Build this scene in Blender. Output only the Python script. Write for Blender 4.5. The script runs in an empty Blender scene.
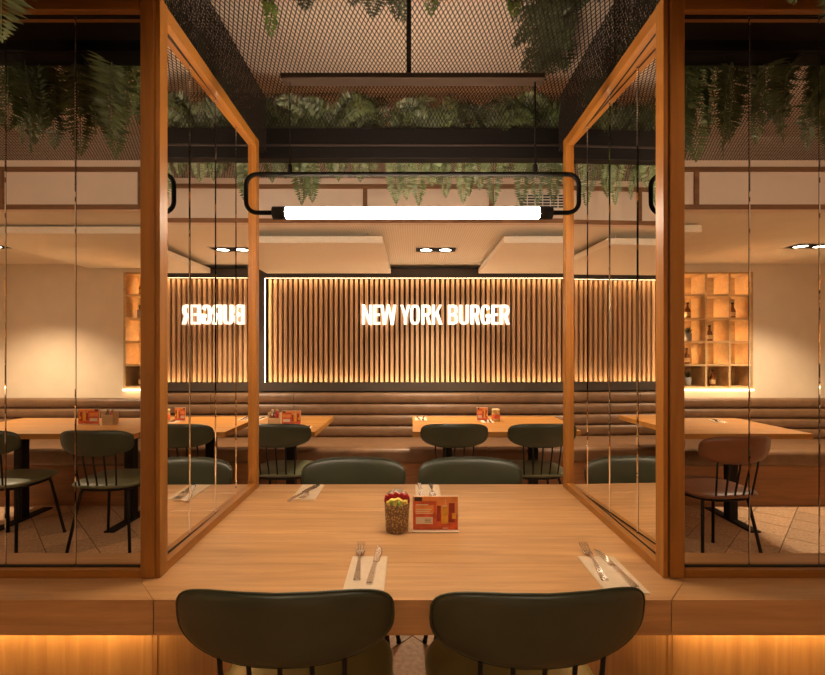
import bpy, math, random
import numpy as np
from mathutils import Vector

random.seed(7)
PI = math.pi
scene = bpy.context.scene
C = scene.collection

# ------------------------------------------------------------------ camera, world, exposure
cam_d = bpy.data.cameras.new('camera')
cam = bpy.data.objects.new('camera', cam_d)
C.objects.link(cam)
cam.location = (0, 0, 1.31)
cam.rotation_euler = (PI / 2, 0, 0)
cam_d.sensor_width = 36
cam_d.sensor_fit = 'HORIZONTAL'
cam_d.lens = 36 * 450 / 825
cam_d.shift_y = 15.5 / 825
cam_d.clip_start = 0.02
scene.camera = cam

world = bpy.data.worlds.new('world')
scene.world = world
world.use_nodes = True
world.node_tree.nodes['Background'].inputs[0].default_value = (1.0, 0.72, 0.45, 1)
world.node_tree.nodes['Background'].inputs[1].default_value = 0.05

vs = scene.view_settings
vs.view_transform = 'Standard'
vs.look = 'None'
vs.gamma = 1
vs.use_curve_mapping = False
vs.exposure = 1.55

WARM = (1.0, 0.79, 0.55)
AMBER = (1.0, 0.52, 0.16)


def spot(name, loc, energy, target=None, angle=100, color=WARM, radius=0.05, parent=None):
    d = bpy.data.lights.new(name, 'SPOT')
    d.energy = energy
    d.color = color
    d.spot_size = math.radians(angle)
    d.spot_blend = 0.7
    d.shadow_soft_size = radius
    o = bpy.data.objects.new(name, d)
    C.objects.link(o)
    if parent is None:
        o.location = loc
        if target is not None:
            o.rotation_euler = (Vector(target) - Vector(loc)).to_track_quat('-Z', 'Y').to_euler()
    else:
        o.parent = parent
        o.location = loc
    return o


# ------------------------------------------------------------------ materials
MATS = {}


def nmat(name):
    m = bpy.data.materials.new(name)
    m.use_nodes = True
    nt = m.node_tree
    b = nt.nodes['Principled BSDF']
    MATS[name] = m
    return m, nt, b


def plain(name, col, rough=0.5, metal=0.0, var=0.0, scale=20, bump=0.0, spec=0.5, rand=0.0):
    m, nt, b = nmat(name)
    b.inputs['Base Color'].default_value = (*col, 1)
    b.inputs['Roughness'].default_value = rough
    b.inputs['Metallic'].default_value = metal
    b.inputs['Specular IOR Level'].default_value = spec
    L = nt.links.new
    if var or bump:
        tc = nt.nodes.new('ShaderNodeTexCoord')
        n = nt.nodes.new('ShaderNodeTexNoise')
        n.inputs['Scale'].default_value = scale
        n.inputs['Detail'].default_value = 5
        L(tc.outputs['Object'], n.inputs['Vector'])
        if var:
            r = nt.nodes.new('ShaderNodeValToRGB')
            r.color_ramp.elements[0].position = 0.3
            r.color_ramp.elements[1].position = 0.7
            r.color_ramp.elements[0].color = (*[c * (1 - var) for c in col], 1)
            r.color_ramp.elements[1].color = (*[min(1, c * (1 + var)) for c in col], 1)
            L(n.outputs['Fac'], r.inputs['Fac'])
            out = r.outputs['Color']
            if rand:
                oi = nt.nodes.new('ShaderNodeObjectInfo')
                mr = nt.nodes.new('ShaderNodeMapRange')
                mr.inputs[3].default_value = 1 - rand
                mr.inputs[4].default_value = 1 + rand
                L(oi.outputs['Random'], mr.inputs[0])
                hs = nt.nodes.new('ShaderNodeHueSaturation')
                L(mr.outputs[0], hs.inputs['Value'])
                L(out, hs.inputs['Color'])
                out = hs.outputs['Color']
            L(out, b.inputs['Base Color'])
        if bump:
            bp = nt.nodes.new('ShaderNodeBump')
            bp.inputs['Strength'].default_value = bump
            bp.inputs['Distance'].default_value = 0.01
            L(n.outputs['Fac'], bp.inputs['Height'])
            L(bp.outputs['Normal'], b.inputs['Normal'])
    return m


def wood(name, c1, c2, axis='X', rough=0.45, scale=1.0, rand=0.12):
    """grain runs along axis"""
    m, nt, b = nmat(name)
    L = nt.links.new
    tc = nt.nodes.new('ShaderNodeTexCoord')
    oi = nt.nodes.new('ShaderNodeObjectInfo')
    add = nt.nodes.new('ShaderNodeVectorMath')
    add.operation = 'ADD'
    sc = nt.nodes.new('ShaderNodeVectorMath')
    sc.operation = 'SCALE'
    sc.inputs[0].default_value = (7.1, 3.3, 5.7)
    L(oi.outputs['Random'], sc.inputs['Scale'])
    L(tc.outputs['Object'], add.inputs[0])
    L(sc.outputs[0], add.inputs[1])
    mp = nt.nodes.new('ShaderNodeMapping')
    s = [38 * scale, 38 * scale, 38 * scale]
    s['XYZ'.index(axis)] = 2.2 * scale
    mp.inputs['Scale'].default_value = s
    L(add.outputs[0], mp.inputs['Vector'])
    n1 = nt.nodes.new('ShaderNodeTexNoise')
    n1.inputs['Scale'].default_value = 1.0
    n1.inputs['Detail'].default_value = 6
    n1.inputs['Roughness'].default_value = 0.65
    n1.inputs['Distortion'].default_value = 0.6
    L(mp.outputs[0], n1.inputs['Vector'])
    r = nt.nodes.new('ShaderNodeValToRGB')
    r.color_ramp.elements[0].position = 0.32
    r.color_ramp.elements[1].position = 0.68
    r.color_ramp.elements[0].color = (*c1, 1)
    r.color_ramp.elements[1].color = (*c2, 1)
    L(n1.outputs['Fac'], r.inputs['Fac'])
    # broad figure
    mp2 = nt.nodes.new('ShaderNodeMapping')
    s2 = [7 * scale] * 3
    s2['XYZ'.index(axis)] = 0.9 * scale
    mp2.inputs['Scale'].default_value = s2
    L(add.outputs[0], mp2.inputs['Vector'])
    n2 = nt.nodes.new('ShaderNodeTexNoise')
    n2.inputs['Scale'].default_value = 1.0
    n2.inputs['Detail'].default_value = 3
    n2.inputs['Distortion'].default_value = 1.2
    L(mp2.outputs[0], n2.inputs['Vector'])
    mr = nt.nodes.new('ShaderNodeMapRange')
    mr.inputs[1].default_value = 0.3
    mr.inputs[2].default_value = 0.7
    mr.inputs[3].default_value = 0.86
    mr.inputs[4].default_value = 1.12
    L(n2.outputs['Fac'], mr.inputs[0])
    mr2 = nt.nodes.new('ShaderNodeMapRange')
    mr2.inputs[3].default_value = 1 - rand
    mr2.inputs[4].default_value = 1 + rand
    L(oi.outputs['Random'], mr2.inputs[0])
    mul = nt.nodes.new('ShaderNodeMath')
    mul.operation = 'MULTIPLY'
    L(mr.outputs[0], mul.inputs[0])
    L(mr2.outputs[0], mul.inputs[1])
    hs = nt.nodes.new('ShaderNodeHueSaturation')
    L(mul.outputs[0], hs.inputs['Value'])
    L(r.outputs['Color'], hs.inputs['Color'])
    L(hs.outputs['Color'], b.inputs['Base Color'])
    b.inputs['Roughness'].default_value = rough
    bp = nt.nodes.new('ShaderNodeBump')
    bp.inputs['Strength'].default_value = 0.12
    bp.inputs['Distance'].default_value = 0.004
    L(n1.outputs['Fac'], bp.inputs['Height'])
    L(bp.outputs['Normal'], b.inputs['Normal'])
    return m


def emit(name, col, strength):
    m, nt, b = nmat(name)
    b.inputs['Base Color'].default_value = (*col, 1)
    b.inputs['Emission Color'].default_value = (*col, 1)
    b.inputs['Emission Strength'].default_value = strength
    return m


def glass(name, col=(1, 1, 1), rough=0.02):
    m, nt, b = nmat(name)
    b.inputs['Base Color'].default_value = (*col, 1)
    b.inputs['Roughness'].default_value = rough
    b.inputs['Transmission Weight'].default_value = 1
    b.inputs['IOR'].default_value = 1.45
    return m


wood('oak_top', (0.35, 0.172, 0.062), (0.52, 0.275, 0.108), 'X', 0.42, rand=0.05)
wood('oak_top_y', (0.35, 0.172, 0.062), (0.52, 0.275, 0.108), 'Y', 0.42, rand=0.05)
wood('frame_z', (0.23, 0.082, 0.010), (0.35, 0.137, 0.020), 'Z', 0.38, rand=0.06)
wood('frame_x', (0.23, 0.082, 0.010), (0.35, 0.137, 0.020), 'X', 0.38, rand=0.06)
wood('frame_y', (0.23, 0.082, 0.010), (0.35, 0.137, 0.020), 'Y', 0.38, rand=0.06)
wood('cabinet_wood', (0.46, 0.26, 0.09), (0.62, 0.38, 0.15), 'Z', 0.5, rand=0.04)
wood('slat_wood', (0.44, 0.25, 0.12), (0.60, 0.36, 0.19), 'Z', 0.5, rand=0.08)
wood('trim_wood', (0.19, 0.085, 0.035), (0.28, 0.13, 0.055), 'X', 0.5)
wood('table_wood', (0.31, 0.125, 0.022), (0.44, 0.195, 0.040), 'X', 0.4)
wood('niche_wood', (0.50, 0.32, 0.15), (0.62, 0.42, 0.21), 'X', 0.5)
wood('bench_wood', (0.20, 0.085, 0.03), (0.30, 0.13, 0.05), 'X', 0.5)
plain('black_metal', (0.009, 0.007, 0.006), 0.6, 0.0, spec=0.22)
plain('mesh_metal', (0.022, 0.013, 0.009), 0.6, 0.0, spec=0.3)
plain('black_paint', (0.006, 0.0045, 0.004), 0.6, spec=0.2)
plain('lamp_black', (0.006, 0.005, 0.004), 0.7, 0.0, spec=0.08)
plain('canopy_metal', (0.05, 0.035, 0.028), 0.35, 0.3)
plain('wall_brown', (0.050, 0.034, 0.024), 0.6, var=0.1, scale=8)
plain('backing', (0.030, 0.018, 0.010), 0.7)
plain('plaster', (0.76, 0.63, 0.47), 0.8, var=0.04, scale=6, bump=0.08)
plain('ceiling_plaster', (0.84, 0.74, 0.60), 0.8, var=0.03, scale=5)
plain('upper_plaster', (0.82, 0.64, 0.50), 0.8, var=0.03, scale=5)
plain('bulkhead_plaster', (0.80, 0.63, 0.50), 0.8, var=0.03, scale=5)
plain('acoustic', (0.90, 0.81, 0.67), 0.9, var=0.04, scale=60, bump=0.15)
plain('panel_edge', (0.36, 0.29, 0.22), 0.9, var=0.04, scale=60)
plain('leather_green', (0.034, 0.038, 0.019), 0.36, var=0.18, scale=9, bump=0.05)
plain('seat_green_lit', (0.115, 0.12, 0.06), 0.45, var=0.15, scale=9, bump=0.05)  # green leather lightened: LED light on the near seats put into the colour
plain('leather_brown', (0.16, 0.055, 0.020), 0.38, var=0.15, scale=9, bump=0.05)
plain('bench_leather', (0.155, 0.080, 0.038), 0.42, var=0.16, scale=14, bump=0.06)
plain('tile', (0.44, 0.27, 0.15), 0.6, var=0.3, scale=45, bump=0.25, rand=0.18)
plain('grout', (0.12, 0.085, 0.06), 0.9, var=0.1)
plain('napkin_paper', (0.56, 0.42, 0.28), 0.85, var=0.04, scale=40)
plain('steel', (0.74, 0.70, 0.66), 0.20, 1.0)
plain('mirror', (0.86, 0.82, 0.76), 0.0, 1.0)
plain('mirror_edge', (0.30, 0.24, 0.16), 0.25, 0.8)
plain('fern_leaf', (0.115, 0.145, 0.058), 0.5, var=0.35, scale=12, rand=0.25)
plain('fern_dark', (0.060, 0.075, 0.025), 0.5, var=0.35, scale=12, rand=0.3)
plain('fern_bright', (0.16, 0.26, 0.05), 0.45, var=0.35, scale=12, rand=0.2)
plain('soil', (0.03, 0.02, 0.012), 0.95, var=0.3, scale=40, bump=0.4)
plain('card_red', (0.62, 0.10, 0.035), 0.4, var=0.35, scale=30)
plain('card_orange', (0.74, 0.26, 0.07), 0.4, var=0.15, scale=30)
plain('card_white', (0.72, 0.60, 0.46), 0.5)
plain('card_dark', (0.07, 0.035, 0.02), 0.5)
plain('card_amber', (0.75, 0.36, 0.04), 0.4, var=0.2, scale=60)
plain('card_crimson', (0.30, 0.03, 0.02), 0.4, var=0.3, scale=50)
plain('tin_red', (0.42, 0.015, 0.02), 0.4, var=0.3, scale=60)
plain('tin_yellow', (0.66, 0.48, 0.08), 0.5, var=0.3, scale=50)
plain('tin_green', (0.20, 0.30, 0.05), 0.5, var=0.3, scale=50)
plain('pot_grey', (0.30, 0.27, 0.24), 0.7, var=0.1)
plain('amber_bottle', (0.20, 0.065, 0.012), 0.12, 0.0, spec=0.7)
plain('bottle_label', (0.55, 0.36, 0.16), 0.6)
plain('white_metal', (0.75, 0.68, 0.58), 0.5)
plain('vent_dark', (0.012, 0.01, 0.008), 0.8)
plain('jar_glass', (0.55, 0.33, 0.12), 0.1)
glass('acrylic', (1.0, 0.97, 0.93))
emit('tube_light', (1.0, 0.81, 0.60), 41)
emit('sign_light', (1.0, 0.88, 0.72), 0.50)
emit('led_warm', (1.0, 0.69, 0.38), 9.0)
emit('led_amber', (1.0, 0.56, 0.20), 10.5)
emit('led_niche', (1.0, 0.70, 0.38), 70.0)
emit('downlight_glow', (1.0, 0.88, 0.70), 9.0)

# speckled tin pattern
m, nt, b = nmat('tin_pattern')
tc = nt.nodes.new('ShaderNodeTexCoord')
vo = nt.nodes.new('ShaderNodeTexVoronoi')
vo.inputs['Scale'].default_value = 150
rp = nt.nodes.new('ShaderNodeValToRGB')
rp.color_ramp.elements[0].position = 0.30
rp.color_ramp.elements[0].color = (0.46, 0.30, 0.13, 1)
rp.color_ramp.elements[1].position = 0.50
rp.color_ramp.elements[1].color = (0.17, 0.095, 0.045, 1)
nt.links.new(tc.outputs['Object'], vo.inputs['Vector'])
nt.links.new(vo.outputs['Distance'], rp.inputs['Fac'])
nt.links.new(rp.outputs['Color'], b.inputs['Base Color'])
b.inputs['Roughness'].default_value = 0.4

# ribbed acoustic ceiling
m, nt, b = nmat('ribbed_ceiling')
tc = nt.nodes.new('ShaderNodeTexCoord')
wv = nt.nodes.new('ShaderNodeTexWave')
wv.bands_direction = 'X'
wv.inputs['Scale'].default_value = 18
rp = nt.nodes.new('ShaderNodeValToRGB')
rp.color_ramp.elements[0].color = (0.80, 0.70, 0.56, 1)
rp.color_ramp.elements[1].color = (0.94, 0.86, 0.72, 1)
bp = nt.nodes.new('ShaderNodeBump')
bp.inputs['Strength'].default_value = 0.3
bp.inputs['Distance'].default_value = 0.004
nt.links.new(tc.outputs['Object'], wv.inputs['Vector'])
nt.links.new(wv.outputs['Fac'], rp.inputs['Fac'])
nt.links.new(rp.outputs['Color'], b.inputs['Base Color'])
nt.links.new(wv.outputs['Fac'], bp.inputs['Height'])
nt.links.new(bp.outputs['Normal'], b.inputs['Normal'])
b.inputs['Roughness'].default_value = 0.85


# ------------------------------------------------------------------ mesh helpers
class MB:
    def __init__(self):
        self.v, self.f = [], []

    def add(self, verts, faces):
        o = len(self.v)
        self.v += [tuple(p) for p in verts]
        self.f += [tuple(o + i for i in f) for f in faces]
        return self

    def box(self, x0, x1, y0, y1, z0, z1):
        x0, x1 = min(x0, x1), max(x0, x1)
        y0, y1 = min(y0, y1), max(y0, y1)
        z0, z1 = min(z0, z1), max(z0, z1)
        v = [(x, y, z) for z in (z0, z1) for y in (y0, y1) for x in (x0, x1)]
        return self.add(v, [(0, 2, 3, 1), (4, 5, 7, 6), (0, 1, 5, 4), (2, 6, 7, 3), (0, 4, 6, 2), (1, 3, 7, 5)])

    def cbox(self, x0, x1, y0, y1, z0, z1, c=0.004):
        """box with chamfered edges"""
        x0, x1 = min(x0, x1), max(x0, x1)
        y0, y1 = min(y0, y1), max(y0, y1)
        z0, z1 = min(z0, z1), max(z0, z1)
        c = min(c, (x1 - x0) * .45, (y1 - y0) * .45, (z1 - z0) * .45)
        lo, hi = (x0, y0, z0), (x1, y1, z1)
        vs_, idx = [], {}
        for sx in (0, 1):
            for sy in (0, 1):
                for sz in (0, 1):
                    s = (sx, sy, sz)
                    for a in range(3):
                        p = []
                        for k in range(3):
                            e = hi[k] if s[k] else lo[k]
                            if k != a:
                                e += -c if s[k] else c
                            p.append(e)
                        idx[(s, a)] = len(vs_)
                        vs_.append(tuple(p))
        fs = []
        for a in range(3):
            u, w = (a + 1) % 3, (a + 2) % 3
            for sa in (0, 1):
                q = []
                for su, sw in ((0, 0), (1, 0), (1, 1), (0, 1)):
                    s = [0, 0, 0]
                    s[a], s[u], s[w] = sa, su, sw
                    q.append(idx[(tuple(s), a)])
                fs.append(q if sa else q[::-1])
            for su in (0, 1):
                for sw in (0, 1):
                    s0, s1 = [0] * 3, [0] * 3
                    s0[a], s1[a] = 0, 1
                    s0[u] = s1[u] = su
                    s0[w] = s1[w] = sw
                    q = [idx[(tuple(s0), u)], idx[(tuple(s1), u)], idx[(tuple(s1), w)], idx[(tuple(s0), w)]]
                    fs.append(q if su == sw else q[::-1])
        for sx in (0, 1):
            for sy in (0, 1):
                for sz in (0, 1):
                    s = (sx, sy, sz)
                    q = [idx[(s, a)] for a in range(3)]
                    fs.append(q if (sx + sy + sz) % 2 else q[::-1])
        return self.add(vs_, fs)

    def tube(self, pts, r, n=8, closed=False, r1=None):
        pts = [Vector(p) for p in pts]
        m_ = len(pts)
        vs_, fs = [], []
        prev = None
        for i, p in enumerate(pts):
            if closed:
                d = pts[(i + 1) % m_] - pts[i - 1]
            else:
                d = pts[min(i + 1, m_ - 1)] - pts[max(i - 1, 0)]
            d.normalize()
            if prev is None:
                a = Vector((0, 0, 1)) if abs(d.z) < 0.9 else Vector((1, 0, 0))
                u = d.cross(a).normalized()
            else:
                u = (prev - d * prev.dot(d)).normalized()
            prev = u
            w = d.cross(u)
            rr = r if r1 is None else r + (r1 - r) * i / (m_ - 1)
            for k in range(n):
                t = 2 * PI * k / n
                vs_.append(p + u * (math.cos(t) * rr) + w * (math.sin(t) * rr))
        rng = m_ if closed else m_ - 1
        for i in range(rng):
            j = (i + 1) % m_
            for k in range(n):
                k2 = (k + 1) % n
                fs.append((i * n + k, i * n + k2, j * n + k2, j * n + k))
        if not closed:
            fs.append(tuple(range(n))[::-1])
            fs.append(tuple((m_ - 1) * n + k for k in range(n)))
        return self.add(vs_, fs)

    def lathe(self, prof, cx=0, cy=0, n=16, cap=True):
        vs_, fs = [], []
        for r, z in prof:
            for k in range(n):
                t = 2 * PI * k / n
                vs_.append((cx + r * math.cos(t), cy + r * math.sin(t), z))
        for i in range(len(prof) - 1):
            for k in range(n):
                k2 = (k + 1) % n
                fs.append((i * n + k, i * n + k2, (i + 1) * n + k2, (i + 1) * n + k))
        if cap:
            fs.append(tuple(range(n))[::-1])
            fs.append(tuple((len(prof) - 1) * n + k for k in range(n)))
        return self.add(vs_, fs)

    def prism(self, poly, axis, a0, a1):
        """poly: 2d points in the other two axes (order xyz); extruded along axis"""
        n = len(poly)
        vs_ = []
        for a in (a0, a1):
            for p in poly:
                if axis == 'X':
                    vs_.append((a, p[0], p[1]))
                elif axis == 'Y':
                    vs_.append((p[0], a, p[1]))
                else:
                    vs_.append((p[0], p[1], a))
        fs = [tuple(range(n))[::-1], tuple(range(n, 2 * n))]
        for i in range(n):
            j = (i + 1) % n
            fs.append((i, j, n + j, n + i))
        return self.add(vs_, fs)

    def build(self, name, mat, parent=None, smooth=False, local=False):
        off = Vector((0, 0, 0))
        if parent is not None and not local:
            q = parent
            while q is not None:
                off += q.location
                q = q.parent
        me = bpy.data.meshes.new(name)
        me.from_pydata([(p[0] - off.x, p[1] - off.y, p[2] - off.z) for p in self.v], [], self.f)
        me.update()
        import bmesh
        bm = bmesh.new()
        bm.from_mesh(me)
        bmesh.ops.recalc_face_normals(bm, faces=bm.faces)
        bm.to_mesh(me)
        bm.free()
        if smooth:
            me.polygons.foreach_set('use_smooth', [True] * len(me.polygons))
        me.materials.append(MATS[mat])
        o = bpy.data.objects.new(name, me)
        C.objects.link(o)
        if parent is not None:
            o.parent = parent
        return o


def tag(o, label, cat=None, group=None, kind=None):
    o['label'] = label
    if cat:
        o['category'] = cat
    if group:
        o['group'] = group
    if kind:
        o['kind'] = kind
    return o


def thing(name, label, cat, loc=(0, 0, 0), group=None, kind=None):
    o = bpy.data.objects.new(name, None)
    o.empty_display_size = 0.05
    C.objects.link(o)
    o.location = loc
    return tag(o, label, cat, group, kind)


def copy_tree(o, parent=None):
    c = o.copy()
    C.objects.link(c)
    if parent is not None:
        c.parent = parent
    for ch in list(o.children):
        copy_tree(ch, c)
    return c


def struct(name, mb, mat, label, cat='structure', smooth=False):
    return tag(mb.build(name, mat, None, smooth), label, cat, None, 'structure')


# ------------------------------------------------------------------ room shell
XL, XR = -4.4, 4.4
YB, YR = 4.70, -2.45
ZC = 2.62      # upper ceiling
ZL = 2.20      # lowered ceiling

fl = MB().box(XL, XR, YR, YB, -0.12, -0.006)
floor = struct('floor', fl, 'grout', 'brown stone tile floor laid diagonally', 'floor')
# diagonal tiles
S = 0.25
tiles = []
cell = S / math.sqrt(2)
tri = MB().box(-S / 2 + .003, S / 2 - .003, -S / 2 + .003, S / 2 - .003, -0.006, 0)
tile_me = None
for i in range(-60, 61):
    for j in range(-60, 61):
        x = (i - j) * cell
        y = (i + j) * cell + 1.2
        if XL + .2 < x < XR - .2 and YR + .2 < y < YB - .2:
            if 1.0 < y < 3.2 and abs(x) < 1.0:
                k = 0
            elif -1.9 < y < -.2 and 1.2 < abs(x) < 3.4:
                k = 1
            else:
                k = 2 + abs(y - 1)
            tiles.append((k, x, y))
tiles.sort()
rest = MB()
for n_, (k, x, y) in enumerate(tiles):
    if n_ < 290:
        if tile_me is None:
            t = tri.build('tile', 'tile', floor)
            tile_me = t.data
        else:
            t = bpy.data.objects.new('tile', tile_me)
            C.objects.link(t)
            t.parent = floor
        t.location = (x, y, 0)
        t.rotation_euler = (0, 0, PI / 4)
    else:
        h = cell - .0042
        rest.add([(x - h, y, 0), (x, y - h, 0), (x + h, y, 0), (x, y + h, 0)], [(0, 1, 2, 3)])
ro = rest.build('distant_tiles', 'tile', floor)
ro['kind'] = 'stuff'

struct('wall_left', MB().box(XL - .1, XL, YR, YB, 0, ZC + .1), 'plaster', 'plain beige plaster side wall by the rear niche of four columns', 'wall')
struct('wall_right', MB().box(XR, XR + .1, YR, YB, 0, ZC + .1), 'plaster', 'plain beige plaster side wall by the rear niche of five columns', 'wall')
struct('wall_back', MB().box(XL, XR, YB, YB + .1, 0, ZC + .1), 'wall_brown', 'dark brown wall behind the lit slatted panel', 'wall')
ceil_up = struct('ceiling', MB().box(XL, XR, -0.46, 3.02, ZC, ZC + .1), 'upper_plaster', 'beige plaster ceiling above the black expanded mesh', 'ceiling')
struct('ceiling_back', MB().box(XL, XR, 3.04, YB, ZL, ZL + .12), 'ribbed_ceiling', 'lowered beige ribbed ceiling over the long bench below the slatted wall', 'ceiling')
struct('ceiling_rear', MB().box(XL, XR, YR - .02, -.48, ZL, ZL + .12), 'ceiling_plaster', 'lowered beige ceiling in front of the niche shelves', 'ceiling')
struct('wall_bulkhead_back', MB().box(XL, XR, 3.0, 3.04, ZL - .025, ZC + .1), 'bulkhead_plaster', 'beige ceiling bulkhead with vent, behind the hanging ferns', 'bulkhead')
struct('wall_bulkhead_rear', MB().box(XL, XR, -.48, -.44, ZL - .025, ZC + .1), 'bulkhead_plaster', 'beige ceiling bulkhead seen mirrored in the column fronts', 'bulkhead')

# wood trims on the bulkheads
tn = 1
for (yy0, yy1, lab, off) in ((2.985, 3.0, 'bulkhead behind the ferns', -0.315), (-.44, -.425, 'bulkhead reflected in the column mirrors', -1.64)):
    for zc in (2.190, 2.417):
        struct('trim_%d' % tn, MB().cbox(XL, XR, yy0, yy1, zc - .014, zc + .014, .002), 'trim_wood',
               'brown wooden %s strip along the %s' % ('bottom' if zc < 2.3 else 'upper', lab), 'trim')
        tn += 1
    for k in range(-3, 7):
        x = off + .838 * k
        if XL < x < XR:
            o = struct('trim_%d' % tn, MB().cbox(x - .014, x + .014, yy0, yy1, 2.204, 2.403, .002), 'trim_wood',
                       'short upright brown wooden strip on the %s' % lab, 'trim')
            o['group'] = 'upright strips on the ' + lab
            tn += 1

# rear wall: plaster around two niche units
NZ0, NZ1 = 0.955, 2.12
NP = .235
UNITS = ((-2.885, 4), (2.225, 5))
YN = -2.22
rw = MB()
rw.box(XL, XR, YR - .1, YR, 0, ZL)
xs = [XL]
for x0, n_ in UNITS:
    xs += [x0, x0 + n_ * NP]
xs.append(XR)
for a in range(0, len(xs), 2):
    rw.box(xs[a], xs[a + 1], YR, YN, 0, ZL)
for x0, n_ in UNITS:
    rw.box(x0, x0 + n_ * NP, YR, YN, 0, NZ0)
    rw.box(x0, x0 + n_ * NP, YR, YN, NZ1, ZL)
struct('wall_rear', rw, 'plaster', 'beige plaster wall with lit wooden niches, seen mirrored', 'wall')

# ------------------------------------------------------------------ expanded metal mesh
def expanded(name, origin, U, V, N, w, h, pu, pv, sw=.0026, th=.0022):
    O, U, V, N = [np.array(a, dtype=float) for a in (origin, U, V, N)]
    nu, nv = int(w / pu), int(h / pv)
    ii, jj = np.meshgrid(np.arange(nu), np.arange(nv), indexing='ij')
    ii, jj = ii.ravel(), jj.ravel()
    A, B = [], []
    for du, dv in ((.5, .5), (-.5, .5), (.5, -.5), (-.5, -.5)):
        A.append(np.stack([ii + .5, jj + .5], 1))
        B.append(np.stack([ii + .5 + du, jj + .5 + dv], 1))
    A, B = np.concatenate(A), np.concatenate(B)
    A = A * [pu, pv]
    B = B * [pu, pv]
    d = B - A
    d /= np.linalg.norm(d, axis=1)[:, None]
    pr = np.stack([-d[:, 1], d[:, 0]], 1) * sw / 2

    def to3(p, n_):
        return O + p[:, :1] * U + p[:, 1:] * V + N * n_
    vs_ = np.stack([to3(A + pr, 0), to3(A - pr, 0), to3(A, th), to3(B + pr, 0), to3(B - pr, 0), to3(B, th)], 1)
    n_ = len(A)
    vs_ = vs_.reshape(-1, 3)
    base = (np.arange(n_) * 6)[:, None, None]
    fc = (base + np.array([[0, 1, 4, 3], [1, 2, 5, 4], [2, 0, 3, 5]])[None]).reshape(-1, 4)
    me = bpy.data.meshes.new(name)
    me.vertices.add(len(vs_))
    me.vertices.foreach_set('co', vs_.ravel())
    me.loops.add(fc.size)
    me.loops.foreach_set('vertex_index', fc.ravel().astype(np.int32))
    me.polygons.add(len(fc))
    me.polygons.foreach_set('loop_start', (np.arange(len(fc)) * 4).astype(np.int32))
    me.update(calc_edges=True)
    me.materials.append(MATS['mesh_metal'])
    o = bpy.data.objects.new(name, me)
    C.objects.link(o)
    return o


ZM = 2.47
tag(expanded('mesh_ceiling_panel', (-1.75, -.43, ZM), (1, 0, 0), (0, 1, 0), (0, 0, 1), 3.5, 3.42, .0162, .036, .0034),
    'black expanded metal mesh hung flat below the plaster ceiling', 'mesh panel', kind='structure')
for x_, lab_ in ((-3.5, 'before the four-column niche'), (1.75, 'before the five-column niche')):
    tag(expanded('mesh_ceiling_panel', (x_, -.43, ZM), (1, 0, 0), (0, 1, 0), (0, 0, 1), 1.75, 1.40, .0162, .036, .0034),
        'black expanded metal mesh below the ceiling ' + lab_, 'mesh panel', kind='structure')
MX = .648
for s, lab in ((-1, 'above the mirror reflecting the sign'), (1, 'above the mirror reflecting no lettering')):
    tag(expanded('mesh_side_panel', (s * MX, 1.0, 2.2), (0, 1, 0), (0, 0, 1), (s, 0, 0), 1.0, .265, .014, .03, .0034),
        'black expanded metal mesh side panel ' + lab, 'mesh panel', kind='structure')
tag(expanded('mesh_end_panel', (-1.5, 2.005, 2.31), (1, 0, 0), (0, 0, 1), (0, 1, 0), 3.0, .16, .016, .032, .0026),
    'black expanded metal mesh upright strip above the black trough beam', 'mesh panel', kind='structure')

# ------------------------------------------------------------------ planter beams
def trough(y0, y1, label):
    r = thing('planter_beam', label, 'planter', (0, (y0 + y1) / 2, 2.18))
    MB().cbox(-2.7, 2.7, y0, y0 + .012, 2.18, 2.315, .002).build('front_board', 'black_paint', r)
    MB().cbox(-2.7, 2.7, y1 - .012, y1, 2.18, 2.315, .002).build('back_board', 'black_paint', r)
    MB().box(-2.7, 2.7, y0 + .012, y1 - .012, 2.18, 2.195).build('bottom_board', 'black_paint', r)
    MB().box(-2.7, 2.7, y0 + .012, y1 - .012, 2.195, 2.285).build('soil', 'soil', r)
    lip = y0 - .008 if y0 > 1.5 else y1
    MB().cbox(-2.7, 2.7, lip, lip + .008, 2.232, 2.24, .001).build('lip', 'canopy_metal', r)
    for s in (-1, 1):
        MB().cbox(s * 2.5 - .01, s * 2.5 + .01, (y0 + y1) / 2 - .01, (y0 + y1) / 2 + .01, 2.285, ZC, .001).build('hanger', 'black_metal', r)
    return r


trough(2.01, 2.062, 'black trough beam with ferns, spanning behind the pendant lamp')
trough(.915, .985, 'black trough beam with ferns, mirrored in the column fronts')

for s, lab in ((-1, 'over the column reflecting the sign'), (1, 'over the column reflecting no lettering')):
    r = thing('planter_box', 'black planter box with added dark backing ' + lab, 'planter', (s * 1.0, 1.5, 2.2))
    MB().box(s * .66, s * 1.4, 1.0, 2.0, 2.2, 2.212).build('bottom_board', 'black_paint', r)
    MB().box(s * .98, s * 1.0, 1.0, 2.0, 2.212, 2.6).build('back_board', 'black_paint', r)  # black board added behind the ferns to keep the void dark
    MB().box(s * .68, s * .98, 1.02, 1.98, 2.212, 2.25).build('soil', 'soil', r)

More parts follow.
